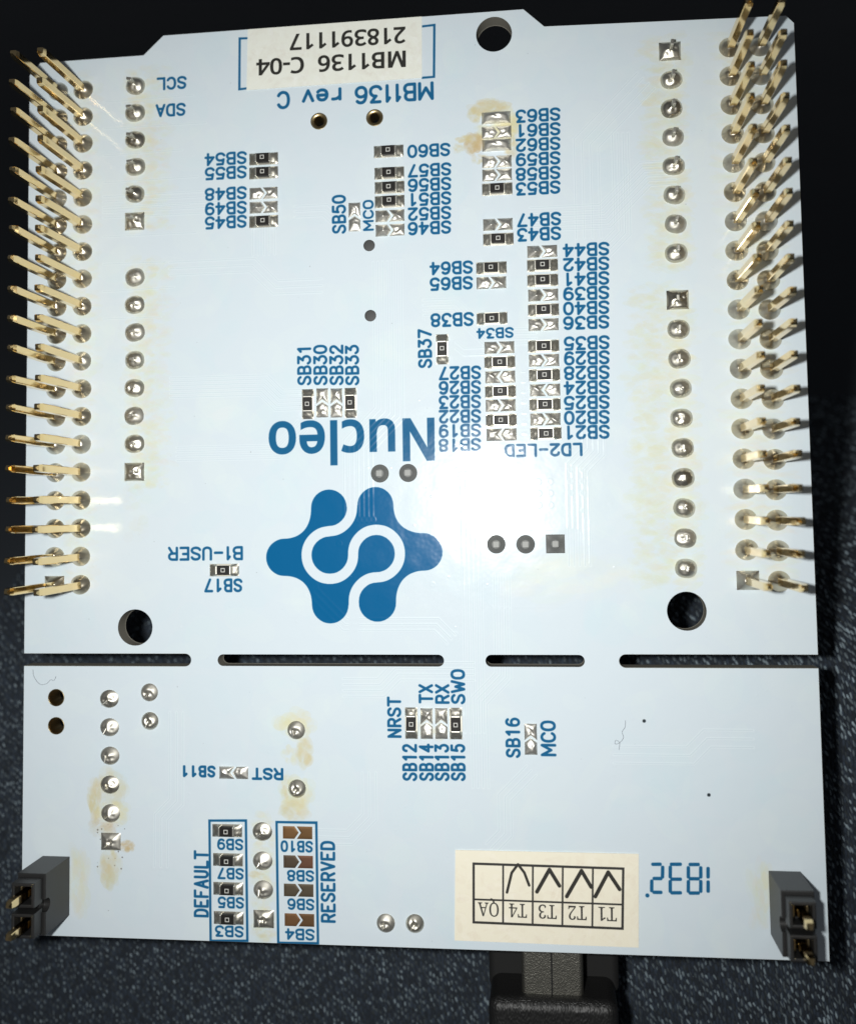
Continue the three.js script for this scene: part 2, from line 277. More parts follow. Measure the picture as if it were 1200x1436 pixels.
for (const [x, y, w, hh] of [[36.6, 41.3, 8.3, 6.6], [6.8, 17.2, 2.2, 19.6], [50.2, 22, 4.6, 22.6], [56.8, 0.6, 6.2, 45.4]]) { h2.strokeStyle = '#3c3c3c'; h2.fillStyle = '#242424'; h2.lineWidth = 0.12; h2.beginPath(); h2.roundRect(x, y, w, hh, 0.8); h2.fill(); h2.stroke(); }
for (let i = 0; i < 170; i++) { h2.fillStyle = '#fff'; h2.beginPath(); h2.arc(rr(-4, 63), rr(-2, 76), rr(0.04, 0.1), 0, 7); h2.fill(); }
for (let i = 0; i < 130; i++) via(rr(-3, 62), rr(-2, 75), rr(0.1, 0.26));
for (const x of [41.2, 42.2]) for (const y of [37.2, 38.2, 39.2]) { via(x, y, 0.3); via(x + 2.8, y - 1, 0.28); }
// lettering and marks in blue
TEXTS.forEach(strokeText);
c2.strokeStyle = INK; c2.lineJoin = 'miter';
for (const q of LINES_BOX) { c2.lineWidth = 0.21; c2.beginPath(); q.forEach(([x, y]) => c2.lineTo(x, y)); c2.closePath(); c2.stroke(); }
for (const q of BRACKET) { c2.lineWidth = 0.21; c2.beginPath(); q.forEach(([x, y]) => c2.lineTo(x, y)); c2.stroke(); }
c2.lineWidth = 0.28;
for (const [a, b, c, d] of SEG) { c2.beginPath(); c2.moveTo(a, b); c2.lineTo(c, d); c2.stroke(); }
c2.fillStyle = INK; c2.beginPath(); c2.arc(49.47, 71.68, 0.17, 0, 7); c2.fill();
function word(ctx, s, x, y, w, capH, font, heavy, rot = Math.PI) {   // one printed line, centred, its ink w wide
  ctx.save(); ctx.translate(x, y); ctx.rotate(rot); ctx.font = `100px ${font}`;
  const m = ctx.measureText(s), wide = m.actualBoundingBoxLeft + m.actualBoundingBoxRight;
  ctx.scale(w / wide, capH / 71.4); ctx.lineJoin = 'miter'; ctx.lineWidth = heavy;
  ctx.textBaseline = 'alphabetic'; ctx.fillText(s, -wide / 2 + m.actualBoundingBoxLeft, 35.7); if (heavy) ctx.strokeText(s, -wide / 2 + m.actualBoundingBoxLeft, 35.7);
  ctx.restore();
}
c2.fillStyle = c2.strokeStyle = INK;
word(c2, 'Nucleo', 24.9, 33.3, 14.7, 3.55, 'sans-serif', 4.5);
{ // the emblem: six lobes on a grid with a looping white band
  c2.save(); c2.translate(22.92, 43.27); c2.scale(4.13 / 280, 4.2 / 285); c2.translate(-440, -503);
  c2.beginPath(); c2.moveTo(329, 222); c2.arc(437, 222, 108, Math.PI, 0); c2.lineTo(610, 212); c2.arc(718, 212, 108, Math.PI, 0);
  c2.bezierCurveTo(826, 315, 890, 381, 1005, 381); c2.arc(1004, 491, 110, -Math.PI / 2, Math.PI / 2); c2.bezierCurveTo(905, 601, 834, 665, 834, 785);
  c2.arc(723, 787, 111, 0, Math.PI); c2.lineTo(551, 798); c2.arc(440, 798, 110, 0, Math.PI); c2.bezierCurveTo(330, 700, 275, 626, 163, 626);
  c2.arc(163, 515, 111, Math.PI / 2, -Math.PI / 2); c2.bezierCurveTo(265, 404, 329, 340, 329, 222); c2.closePath(); c2.fillStyle = '#0c5e8f'; c2.fill();
  c2.beginPath(); c2.moveTo(578, 60); c2.lineTo(578, 222); c2.arc(437, 222, 140, 0, Math.PI / 2); c2.arc(440, 504, 141, -Math.PI / 2, 0, true); c2.lineTo(581, 500); c2.arc(721, 498, 140, Math.PI, Math.PI / 2);
  c2.arc(723, 779, 141, -Math.PI / 2, Math.PI, true); c2.lineTo(582, 930); c2.strokeStyle = '#d1dce3'; c2.lineJoin = 'round'; c2.lineWidth = 61; c2.stroke(); c2.restore();
}
// a thin step where ink lies
function texture(c, srgb = true) { const t = new THREE.CanvasTexture(c); if (srgb) t.colorSpace = THREE.SRGBColorSpace; t.anisotropy = 8; return t; }
const relief = (() => {
  const { width: w, height: h } = hc, d = h2.getImageData(0, 0, w, h).data, ink = c2.getImageData(0, 0, w, h).data, a = new Float32Array(w * h), b = new Float32Array(w * h);
  for (let i = 0; i < w * h; i++) { const x = i % w, y = (i / w) | 0; a[i] = d[4 * i] / 255 * 1.5 + (ink[4 * i] < 110 ? 0.3 : 0) + 0.22 * noise(x / 8, y / 8) + 1.3 * noise(x / 34, y / 34, 3) + 2.2 * noise(x / 260, y / 260, 8); }
  for (let y = 0; y < h; y++) for (let x = 0; x < w; x++) { let s = 0; for (let k = -1; k <= 1; k++) s += a[y * w + Math.min(w - 1, Math.max(0, x + k))]; b[y * w + x] = s / 3; }
  const out = new Float32Array(w * h * 4);
  for (let y = 0; y < h; y++) for (let x = 0; x < w; x++) { let s = 0; for (let k = -1; k <= 1; k++) s += b[Math.min(h - 1, Math.max(0, y + k)) * w + x]; const o = ((h - 1 - y) * w + x) * 4; out[o] = out[o + 1] = out[o + 2] = 0.5 + s / 6 * 0.5; out[o + 3] = 1; }
  const t = new THREE.DataTexture(out, w, h, THREE.RGBAFormat, THREE.FloatType); t.magFilter = t.minFilter = THREE.LinearFilter; t.needsUpdate = true; return t;
})();
function grain() {                                                   // pitted skin of moulded and blasted parts
  const n = 256, d = new Float32Array(n * n * 4);
  for (let i = 0; i < n * n; i++) { const v = rnd(); d[4 * i] = d[4 * i + 1] = d[4 * i + 2] = v * v; d[4 * i + 3] = 1; }
  const t = new THREE.DataTexture(d, n, n, THREE.RGBAFormat, THREE.FloatType); t.wrapS = t.wrapT = THREE.RepeatWrapping; t.repeat.set(0.6, 0.6); t.magFilter = t.minFilter = THREE.LinearFilter; t.needsUpdate = true; return t;
}
const M = {
  mask: new THREE.MeshPhysicalMaterial({ map: texture(cc), bumpMap: relief, bumpScale: 0.00003, roughness: 0.125, specularIntensity: 1 }),
  edge: std({ color: lin(0.19, 0.18, 0.15), roughness: 0.85 }),
  solder: std({ color: lin(0.66, 0.635, 0.55), metalness: 1, roughness: 0.43 }),
  solder2: std({ color: lin(0.56, 0.53, 0.45), metalness: 1, roughness: 0.34 }),
  solder3: std({ color: lin(0.58, 0.56, 0.50), metalness: 1, roughness: 0.53 }),
  gilt: std({ color: lin(0.64, 0.575, 0.44), metalness: 1, roughness: 0.34 }),
  tin: std({ color: lin(0.60, 0.58, 0.52), metalness: 1, roughness: 0.42 }),
  bright: std({ color: lin(0.76, 0.74, 0.68), metalness: 1, roughness: 0.5 }),
  dull: std({ color: lin(0.17, 0.175, 0.17), metalness: 0.35, roughness: 0.62 }),
  pinend: std({ color: lin(0.26, 0.265, 0.255), metalness: 0.35, roughness: 0.6 }),
  gold: std({ color: lin(0.90, 0.68, 0.35), metalness: 1, roughness: 0.09 }),
  brass: std({ color: lin(0.42, 0.33, 0.18), metalness: 1, roughness: 0.35 }),
  ceramic: new THREE.MeshPhysicalMaterial({ color: lin(0.016, 0.015, 0.014), roughness: 0.5, specularIntensity: 0.45 }),
  white: std({ color: lin(0.62, 0.62, 0.58), roughness: 0.6 }),
  plastic: std({ color: lin(0.016, 0.016, 0.016), roughness: 0.42 }),
  peg: std({ color: lin(0.05, 0.05, 0.05), roughness: 0.6 }),
  steel: std({ color: lin(0.20, 0.195, 0.17), metalness: 1, roughness: 0.48, bumpMap: grain(), bumpScale: 0.00003 }),
  seamAndShade: std({ color: lin(0.004, 0.004, 0.004), roughness: 0.8 }),  // near-black: the shell seam, and shade painted as a block beside the shell
  rubber: std({ color: lin(0.008, 0.008, 0.008), roughness: 0.5, bumpMap: grain(), bumpScale: 0.00006 }),
};

// ---------------------------------------------------------------- the board
const board = tag(group('circuit_board'), 'white circuit board lying face down with blue lettering and gold header pins', 'circuit board');
{
  const s = new THREE.Shape(), P = (x, y) => [(x - OX) * MM, -(y - OY) * MM], mv = (x, y) => s.moveTo(...P(x, y)), to = (x, y) => s.lineTo(...P(x, y));
  const arc = (path, x, y, r, a0, a1, n = 14) => { for (let i = 0; i <= n; i++) { const t = a0 + (a1 - a0) * i / n; path.lineTo(...P(x + Math.cos(t) * r, y + Math.sin(t) * r)); } };
  mv(-5.3, -1.75); to(-4.25, -2.9); to(5.8, -2.94); to(7.7, -4.68); to(40.8, -4.73); to(42.6, -3.03); to(63.2, -2.5); to(63.85, -1.8); to(63.85, 51.88);
  arc(s, 48.22, 52.42, 0.54, -Math.PI / 2, -1.5 * Math.PI); to(63.85, 52.96); to(63.85, 76.5); to(-5.3, 76.65); to(-5.3, 52.96); arc(s, 9.78, 52.42, 0.54, Math.PI / 2, -Math.PI / 2); to(-5.3, 51.88); s.closePath();
  const hole = (x, y, r, n = 40) => { const h = new THREE.Path(); h.moveTo(...P(x + r, y)); for (let i = 1; i < n; i++) h.lineTo(...P(x + r * Math.cos(i / n * 6.28319), y + r * Math.sin(i / n * 6.28319))); h.closePath(); s.holes.push(h); };
  for (const [x0, x1] of [[12.73, 32.87], [36.37, 44.83]]) { const h = new THREE.Path(); h.moveTo(...P(x0 + 0.54, 51.88)); arc(h, x1 - 0.54, 52.42, 0.54, -Math.PI / 2, Math.PI / 2); arc(h, x0 + 0.54, 52.42, 0.54, Math.PI / 2, 1.5 * Math.PI); h.closePath(); s.holes.push(h); }
  hole(38.16, -2.62, 1.62); hole(5.17, 49.55, 1.64); hole(53.36, 48.26, 1.66);
  hole(26.73, 15.89, 0.55, 24); hole(26.77, 22.2, 0.55, 24);
  hole(22.28, 4.31, 0.78, 24); hole(27.36, 4.3, 0.78, 24); hole(-2.2, 55.79, 0.76, 24); hole(-2.18, 58.28, 0.76, 24);
  const g = new THREE.ExtrudeGeometry(s, { depth: 1.6 * MM, bevelEnabled: true, bevelThickness: 0.03 * MM, bevelSize: 0.03 * MM, bevelOffset: -0.03 * MM, bevelSegments: 1 });
  const p = g.attributes.position, uv = g.attributes.uv;
  for (let i = 0; i < p.count; i++) uv.setXY(i, (p.getX(i) / MM + OX - TX) / TW, 1 - (-p.getY(i) / MM + OY - TY) / TH);
  g.rotateX(-Math.PI / 2); g.translate(0, TOP - 1.63 * MM, 0);
  part('board_panel', g, [M.mask, M.edge], board);
}
// empty plated holes and dark pegs flush with the face
for (const [x, y, ri] of [[22.28, 4.31, 0.42], [27.36, 4.3, 0.42], [-2.2, 55.79, 0.62], [-2.18, 58.28, 0.62]]) {
  const g = new THREE.LatheGeometry([[0.775, -1.6], [0.775, 0.02], [0.745, 0.04], [ri + (ri > 0.5 ? 0.09 : 0.1), 0.03], [ri, ri > 0.5 ? -0.2 : -0.12], [ri > 0.5 ? 0.42 : ri, -1.6]].map(([r, z]) => new THREE.Vector2(r * MM, z * MM)), 28);
  part('plated_hole', g, M.brass, board, at(x, y));
}
for (const [x, y] of [[26.73, 15.89], [26.77, 22.2]]) part('locating_peg', new THREE.LatheGeometry([[0, -0.06], [0.46, -0.06], [0.53, -0.12], [0.535, -1.5]].map(([r, z]) => new THREE.Vector2(r * MM, z * MM)), 24), M.peg, board, at(x, y));

// ---------------------------------------------------------------- long header pins with their solder joints
const pinShape = (() => {                                            // 0.64 mm square, its end drawn to a blunt point
  const rows = [[-1.5, 0.32], [7.55, 0.32], [8.02, 0.26], [8.28, 0.13]], out = [];
  const ring = ([z, a], c) => { const k = a - c; return [[a, k], [k, a], [-k, a], [-a, k], [-a, -k], [-k, -a], [k, -a], [a, -k]].map(([x, y]) => [x, z, y]); };
  const R = rows.map((r) => ring(r, 0.05));
  const tri = (...v) => v.forEach((q) => out.push(q[0] * MM, q[1] * MM, q[2] * MM));
  for (let i = 0; i < 3; i++) for (let k = 0; k < 8; k++) { const a = R[i][k], b = R[i][(k + 1) % 8], c = R[i + 1][k], d = R[i + 1][(k + 1) % 8]; tri(a, c, b, b, c, d); }
  for (let k = 1; k < 7; k++) tri(R[3][0], R[3][k + 1], R[3][k]);
  const g = new THREE.BufferGeometry(); g.setAttribute('position', new THREE.Float32BufferAttribute(out, 3)); g.computeVertexNormals(); return g;
})();
const anySolder = () => [M.solder, M.solder, M.solder2, M.solder3][Math.floor(rnd() * 4)];
const pinJoint = [0, 1, 2, 3, 4, 5].map((k) => dome(ellipse(0.93 + 0.03 * (k % 2), 0.88), [0, 0], 0.68 + 0.05 * k, { k: 1.5, e: 0.9, lump: 0.2, s0: k * 7.3, flat: 0.25, rings: 8 }));
const pinSquare = dome(rect(1.85, 1.6), [0, 0], 0.72, { k: 1.6, e: 0.9, lump: 0.1, s0: 31, flat: 0.25 });
const col = { left: [-2.44, 0], right: [58.42, 60.95] };
for (const side of ['left', 'right']) for (const x of col[side]) for (let i = 0; i < 19; i++) {
  const y = i * 2.54 + (x > 60 ? 0.1 : 0), square = i === 18 && (x === -2.44 || x === 58.42);
  const j = part('solder_joint', square ? pinSquare : pinJoint[Math.floor(rnd() * 6)], rnd() < 0.7 ? M.gilt : M.solder, board, at(x, y)); if (!square) j.rotation.y = rr(-0.3, 0.3);
  const p = part('header_pin', pinShape, M.gold, board, at(x + rr(-0.03, 0.03), y + rr(-0.03, 0.03))); p.rotation.set(rr(-0.009, 0.009), rr(-0.03, 0.03), rr(-0.009, 0.009));
}
for (const x of [-1.22, 59.69]) part('header_strip', box(5.0, 13.8, 48.4, 0.2), M.plastic, board, at(x, 22.86, -8.55));

// socket rows: mounds with the cut pin end standing out of each
const bigJoint = [0, 1, 2, 3, 4, 5, 6].map((k) => dome(ellipse(0.92 + 0.02 * (k % 3), 0.82 + 0.02 * (k % 2), 28, 2.3), [0.05 * (k % 4) - 0.08, 0.04 * (k % 3)], 0.42 + 0.035 * k, { k: 2.3, e: 0.6, lump: 0.24, s0: 3 + k * 5.1 }));
const bigSquare = dome(rect(1.85, 1.65), [0.06, 0.1], 0.42, { k: 2.8, e: 0.6, lump: 0.3, s0: 9 });
const stubShape = box(0.5, 1.8, 0.26, 0.06, 1);
function socketRow(x, y0, n, square, high, slim) {
  for (let i = 0; i < n; i++) {
    const j = part('solder_joint', i === square ? bigSquare : bigJoint[Math.floor(rnd() * 7)], anySolder(), board, at(x + rr(-0.03, 0.03), y0 + i * 2.54)); if (i !== square) j.rotation.y = rr(-0.25, 0.25);
    const s = part('pin_end', stubShape, M.tin, j, new THREE.Vector3(rr(-0.06, 0.06) * MM, (high - 0.9 + rr(-0.06, 0.06)) * MM, rr(-0.1, 0.02) * MM)); if (slim) s.rotation.y = Math.PI / 2 + rr(-0.2, 0.2);
  }
}
socketRow(5.04, -0.05, 6, 5, 1.5, false); socketRow(5.04, 17.85, 8, 7, 0.72, false); socketRow(53.38, 0, 8, 0, 1.65, true); socketRow(53.4, 21.83, 10, 0, 0.72, true);

// joints of the small connectors
const flatEnd = new THREE.CylinderGeometry(0.34 * MM, 0.44 * MM, 0.9 * MM, 4, 1).rotateY(Math.PI / 4), ringJoint = dome(ellipse(0.8, 0.8), [0, 0], 0.4, { k: 1, e: 1, flat: 0.42, lump: 0.05 }), ringSquare = dome(rect(1.6, 1.6), [0, 0], 0.4, { k: 1, e: 1, flat: 0.35, lump: 0.05 });
FLAT.forEach(([x, y], i) => { const j = part('solder_joint', i === 4 ? ringSquare : ringJoint, M.dull, board, at(x, y)); part('pin_end', flatEnd, M.pinend, j, new THREE.Vector3(0, -0.02 * MM, 0)); });
const ovalJoint = [0, 1, 2].map((k) => dome(ellipse(0.88, 0.8), [-0.1, 0.12], 0.26 + 0.05 * k, { k: 2.4, e: 0.75, lump: 0.3, s0: 40 + k * 3.7 })), ovalSquare = dome(rect(1.8, 1.5), [-0.05, 0.05], 0.3, { k: 2.6, e: 0.7, lump: 0.34, s0: 55 });
const tipShape = new THREE.ConeGeometry(0.2 * MM, 0.7 * MM, 8);
OVAL.forEach(([x, y], i) => { const j = part('solder_joint', i === 5 || i === 9 ? ovalSquare : ovalJoint[i % 3], i % 3 ? M.solder3 : M.solder, board, at(x, y)); const c = part('pin_end', tipShape, M.tin, j, new THREE.Vector3(-0.32 * MM, 0.42 * MM, 0.3 * MM)); c.rotation.set(0.5, i, 0.4); });
const roundJoint = [0, 1].map((k) => dome(ellipse(0.79, 0.79), [-0.05, 0.05], 0.3 + 0.08 * k, { k: 2.6, e: 0.8, lump: 0.3, s0: 70 + k * 9.1 }));
ROUND.forEach(([x, y], i) => { const j = part('solder_joint', roundJoint[i % 2], i % 2 ? M.solder : M.solder3, board, at(x, y)); const c = part('pin_end', tipShape, M.tin, j, new THREE.Vector3(-0.25 * MM, 0.3 * MM, 0.32 * MM)); c.rotation.set(0.6, i, 0.3); });

// ---------------------------------------------------------------- zero-ohm links and solder bridges
const padPlate = box(2.6, 0.05, 1.1, 0.02, 1), chipBody = box(1.1, 0.4, 0.82, 0.04), chipEnd = box(0.2, 0.45, 0.84, 0.09, 3);
const mark = (() => { const t = 0.055, a = 0.36, p = []; for (const [x, y, w, h] of [[0, -a / 2 + t / 2, a, t], [0, a / 2 - t / 2, a, t], [-a / 2 + t / 2, 0, t, a - 2 * t], [a / 2 - t / 2, 0, t, a - 2 * t]]) p.push(new THREE.BoxGeometry(w * MM, 0.012 * MM, h * MM).translate(x * MM, 0, y * MM)); return mergeGeometries(p); })();
function filletShape(v) {                                            // solder climbing from the pad's end to the chip's metal end
  const g = new THREE.PlaneGeometry(0.66 * MM, 1.08 * MM, 8, 10).rotateX(-Math.PI / 2), p = g.attributes.position;
  for (let i = 0; i < p.count; i++) {
    const u = p.getX(i) / MM / 0.66 + 0.5, w = Math.abs(p.getZ(i) / MM) / 0.54;
    let z = 0.06 + 0.36 * Math.pow(1 - u, 1.5 + 0.3 * v) * (1 - 0.55 * w ** 2.5) + 0.1 * Math.sin(Math.PI * u) * (1 - w * w) * (0.3 + 0.4 * v) + 0.05 * noise(u * 3 + v * 9, w * 3, v);
    if (w > 0.98 || u > 0.99) z = 0.02; p.setY(i, z * MM);
  }
  g.computeVertexNormals(); return g;
}
const fillets = [0, 1, 2].map(filletShape);
function resistor(x, y, turn) {
  const r = group('zero_ohm_resistor', board, at(x, y)); r.rotation.y = turn;
  part('pad', padPlate, M.solder, r, new THREE.Vector3(0, 0.022 * MM, 0));
  part('body', chipBody, M.ceramic, r, new THREE.Vector3(0, 0.27 * MM, 0)).rotation.y = rr(-0.02, 0.02);
  part('marking', mark, M.white, r, new THREE.Vector3(rr(-0.04, 0.04) * MM, 0.474 * MM, rr(-0.05, 0.05) * MM));
  for (const s of [-1, 1]) {
    part('terminal', chipEnd, M.tin, r, new THREE.Vector3(s * 0.63 * MM, 0.275 * MM, 0));
    const f = part('solder_fillet', fillets[Math.floor(rnd() * 3)], M.solder, r, new THREE.Vector3(s * 1.0 * MM, 0.01 * MM, 0)); if (s < 0) f.rotation.y = Math.PI;
  }
}
RES.forEach(([x, y]) => resistor(x, y, 0)); RESV.forEach(([x, y]) => resistor(x, y, Math.PI / 2));
const arrow = dense([[-1.3, -0.53], [-0.28, -0.53], [0.1, 0], [-0.28, 0.53], [-1.3, 0.53]]), notch = dense([[-0.08, -0.53], [1.3, -0.53], [1.3, 0.53], [-0.08, 0.53], [0.3, 0]]);
const padA = [0, 1, 2, 3].map((k) => dome(arrow, [-0.62 + 0.08 * (k % 2), 0.1], 0.2 + 0.04 * k, { k: 2.2, e: 0.8, lump: 0.2, s0: 80 + k * 6.7 }));
const padB = [0, 1, 2, 3].map((k) => dome(notch, [0.72 + 0.06 * (k % 2), 0.08], 0.2 + 0.04 * k, { k: 2.2, e: 0.8, lump: 0.2, s0: 120 + k * 6.7 }));
const thinA = dome(arrow, [-0.6, 0], 0.012, { rings: 2 }), thinB = dome(notch, [0.72, 0], 0.012, { rings: 2 });
function bridge(x, y, turn, mats = [M.bright, M.bright], a = padA, b = padB) {
  const g = group('solder_bridge', board, at(x, y)); g.rotation.y = turn;
  part('pad', a[Math.floor(rnd() * a.length)], mats[0], g); part('pad', b[Math.floor(rnd() * b.length)], mats[1], g);
  return g;
}
BR.forEach(([x, y], i) => { const g = bridge(x, y, i % 2 && i > 12 ? Math.PI : 0); if (i === 4) g.userData.label = 'solder bridge yellowed by flux between two joined ones'; });
BRV.forEach(([x, y]) => bridge(x, y, Math.PI / 2));
const copper = [[0.20, 0.105, 0.04], [0.17, 0.09, 0.035], [0.10, 0.07, 0.045], [0.16, 0.075, 0.045], [0.11, 0.085, 0.055], [0.11, 0.085, 0.055], [0.19, 0.095, 0.04], [0.15, 0.08, 0.035]].map((c) => std({ color: lin(...c), metalness: 0.55, roughness: 0.55 }));
BARE.forEach(([x, y], i) => { bridge(x, y, 0, [copper[2 * i], copper[2 * i + 1]], [thinA], [thinB]).userData.label = 'bare brown copper bridge pads without solder'; });
const blobShape = dome(rect(2.55, 1.06), [0, 0], 0.72, { k: 2.4, e: 0.55, lump: 0.1, s0: 150, rings: 10 });
BLOB.forEach(([x, y]) => { part('solder_blob', blobShape, M.bright, board, at(x, y)).userData.label = 'solder blob closing a bridge in brown flux'; });

// ---------------------------------------------------------------- paper labels
function sticker(name, q, ctx2, c, thick, label) {                     // q: corners in mm, top-left first, clockwise as seen
  const s = new THREE.Shape(); q.forEach(([x, y], i) => s[i ? 'lineTo' : 'moveTo']((x - OX) * MM, -(y - OY) * MM)); s.closePath();
  const g = new THREE.ExtrudeGeometry(s, { depth: thick * MM, bevelEnabled: false }), p = g.attributes.position, uv = g.attributes.uv;
  const xs = q.map((a) => a[0]), ys = q.map((a) => a[1]), x0 = Math.min(...xs), x1 = Math.max(...xs), y0 = Math.min(...ys), y1 = Math.max(...ys);
  for (let i = 0; i < p.count; i++) uv.setXY(i, (p.getX(i) / MM + OX - x0) / (x1 - x0), 1 - (-p.getY(i) / MM + OY - y0) / (y1 - y0));
  g.rotateX(-Math.PI / 2); g.translate(0, TOP + 0.004 * MM, 0);
  const m = part(name, g, std({ map: texture(c), roughness: 0.55 }), board); m.userData.label = label; return m;
}
function paper(q, colour, ppm) {
  const xs = q.map((a) => a[0]), ys = q.map((a) => a[1]), x0 = Math.min(...xs), y0 = Math.min(...ys), w = Math.max(...xs) - x0, h = Math.max(...ys) - y0, [c, x] = canvas(Math.round(w * ppm), Math.round(h * ppm));
  x.setTransform(ppm, 0, 0, ppm, -x0 * ppm, -y0 * ppm); x.fillStyle = colour; x.fillRect(x0, y0, w, h);
  for (let i = 0; i < 400; i++) { x.fillStyle = rnd() < 0.5 ? 'rgba(255,255,245,.05)' : 'rgba(190,180,150,.05)'; x.beginPath(); x.ellipse(x0 + rnd() * w, y0 + rnd() * h, rr(0.05, 0.7), rr(0.03, 0.3), rr(0, 3), 0, 7); x.fill(); }
  x.lineCap = x.lineJoin = 'round';
  return [c, x];
}
{
  const q = [[15.75, -4.64], [31.75, -4.68], [31.68, 0.93], [15.6, 1.03]], [c, x] = paper(q, '#e4e6dc', 50);
  x.fillStyle = x.strokeStyle = '#23231f';
  word(x, 'MB1136  C-04', 23.38, -0.95, 13.65, 1.42, 'sans-serif', 5, Math.PI + 0.008); word(x, '218391117', 24.95, -3.12, 10.5, 1.42, 'sans-serif', 5, Math.PI + 0.004);
  sticker('paper_label', q, x, c, 0.06, 'white paper label with black board number');
}
{
  const q = [QA[0], QA[1], QA[2], QA[3]], [c, x] = paper(q, '#ece6d2', 50), [a, b, d, e] = QAGRID, mix = (p, r, t) => [p[0] + (r[0] - p[0]) * t, p[1] + (r[1] - p[1]) * t];
  x.strokeStyle = '#2b2a28'; x.lineWidth = 0.2; x.lineJoin = 'miter'; x.beginPath(); [a, b, d, e].forEach((p) => x.lineTo(...p)); x.closePath(); x.stroke();
  const ml = mix(a, e, 0.61), mr = mix(b, d, 0.6); x.lineWidth = 0.15; x.beginPath(); x.moveTo(...ml); x.lineTo(...mr); x.stroke();
  for (let k = 1; k < 5; k++) { x.beginPath(); x.moveTo(...mix(a, b, k / 5)); x.lineTo(...mix(e, d, k / 5)); x.stroke(); }
  x.fillStyle = x.strokeStyle = '#2b2a28';
  ['QA', 'T4', 'T3', 'T2', 'T1'].forEach((s, k) => { const p = mix(mix(ml, mr, (k + 0.5) / 5), mix(e, d, (k + 0.5) / 5), 0.42); word(x, s, p[0], p[1], k ? 1.5 : 1.75, 1.12, 'serif', 1, Math.PI + 0.01); });
  x.lineCap = x.lineJoin = 'round'; x.strokeStyle = '#26241f';
  TICKS.forEach((t, i) => { for (let k = 0; k < t.length - 1; k++) { x.lineWidth = i === 3 ? 0.22 : 0.31; x.beginPath(); x.moveTo(...t[k]); x.lineTo(...t[k + 1]); x.stroke(); } });
  sticker('paper_label', q, x, c, 0.08, 'cream paper label with a table of hand-drawn ticks');
}

// ---------------------------------------------------------------- jumper caps pushed over the corner pins
function jumper(x, y, notchSide, name, label) {
  const j = tag(group(name, scene, at(x, y, 0.06)), label, 'jumper', undefined);
  const w = 2.5, d = 5.05, s = new THREE.Shape(), hw = w / 2, hd = d / 2;
  // hollow sleeve seen from above, with a bite on one long side
  s.moveTo(-hw, -hd); s.lineTo(hw, -hd); s.lineTo(hw, hd); s.lineTo(-hw, hd); s.closePath();
  for (const k of [-1.27, 1.27]) { const h = new THREE.Path(); const a = 0.72; h.moveTo(-a, k - a); h.lineTo(a, k - a); h.lineTo(a, k + a); h.lineTo(-a, k + a); h.closePath(); s.holes.push(h); }
  const ext = (sh, depth, z, b) => { const g = new THREE.ExtrudeGeometry(sh, { depth, bevelEnabled: true, bevelThickness: b, bevelSize: b, bevelOffset: -b, bevelSegments: 2 }); g.rotateX(-Math.PI / 2); g.scale(MM, MM, MM); g.translate(0, (z + b) * MM, 0); return g; };
  const csg = new Evaluator(), body = new Brush(ext(s, 4.2, 0, 0.08)), cut = new Brush(new THREE.CylinderGeometry(0.62 * MM, 0.62 * MM, 0.9 * MM, 24).rotateZ(Math.PI / 2).scale(1, 1, 0.9).translate(notchSide * 1.15 * MM, 4.15 * MM, 0.1 * MM));
  csg.attributes = ['position', 'normal']; csg.useGroups = false; body.updateMatrixWorld(); cut.updateMatrixWorld();
  part('sleeve', csg.evaluate(body, cut, SUBTRACTION).geometry, M.plastic, j);
  const c = new THREE.Shape(); c.moveTo(-1.0, -1.0); c.lineTo(1.0, -1.0); c.lineTo(1.0, 1.0); c.lineTo(-1.0, 1.0); c.closePath();
  const h = new THREE.Path(); h.moveTo(-0.72, -0.72); h.lineTo(0.72, -0.72); h.lineTo(0.72, 0.72); h.lineTo(-0.72, 0.72); h.closePath(); c.holes.push(h);
  for (const k of [-1, 1]) {
    part('collar', ext(c, 1.3, 4.36, 0.08), M.plastic, j, new THREE.Vector3(0, 0, k * 1.24 * MM));
    for (const q of [-1, 1]) part('contact', box(0.16, 4.4, 0.9, 0.05, 1), M.brass, j, new THREE.Vector3(q * 0.52 * MM, 2.9 * MM, k * 1.27 * MM));
  }
  for (const k of [-1.27, 1.27]) part('header_pin', pinShape, M.gold, board, at(x, y + k));
}
jumper(-2.02, 72.2, 1, 'jumper_cap', 'black jumper cap on two gold pins beside the DEFAULT lettering end of the board');
jumper(60.5, 71.88, -1, 'jumper_cap', 'black jumper cap on two gold pins beside the blue date code');

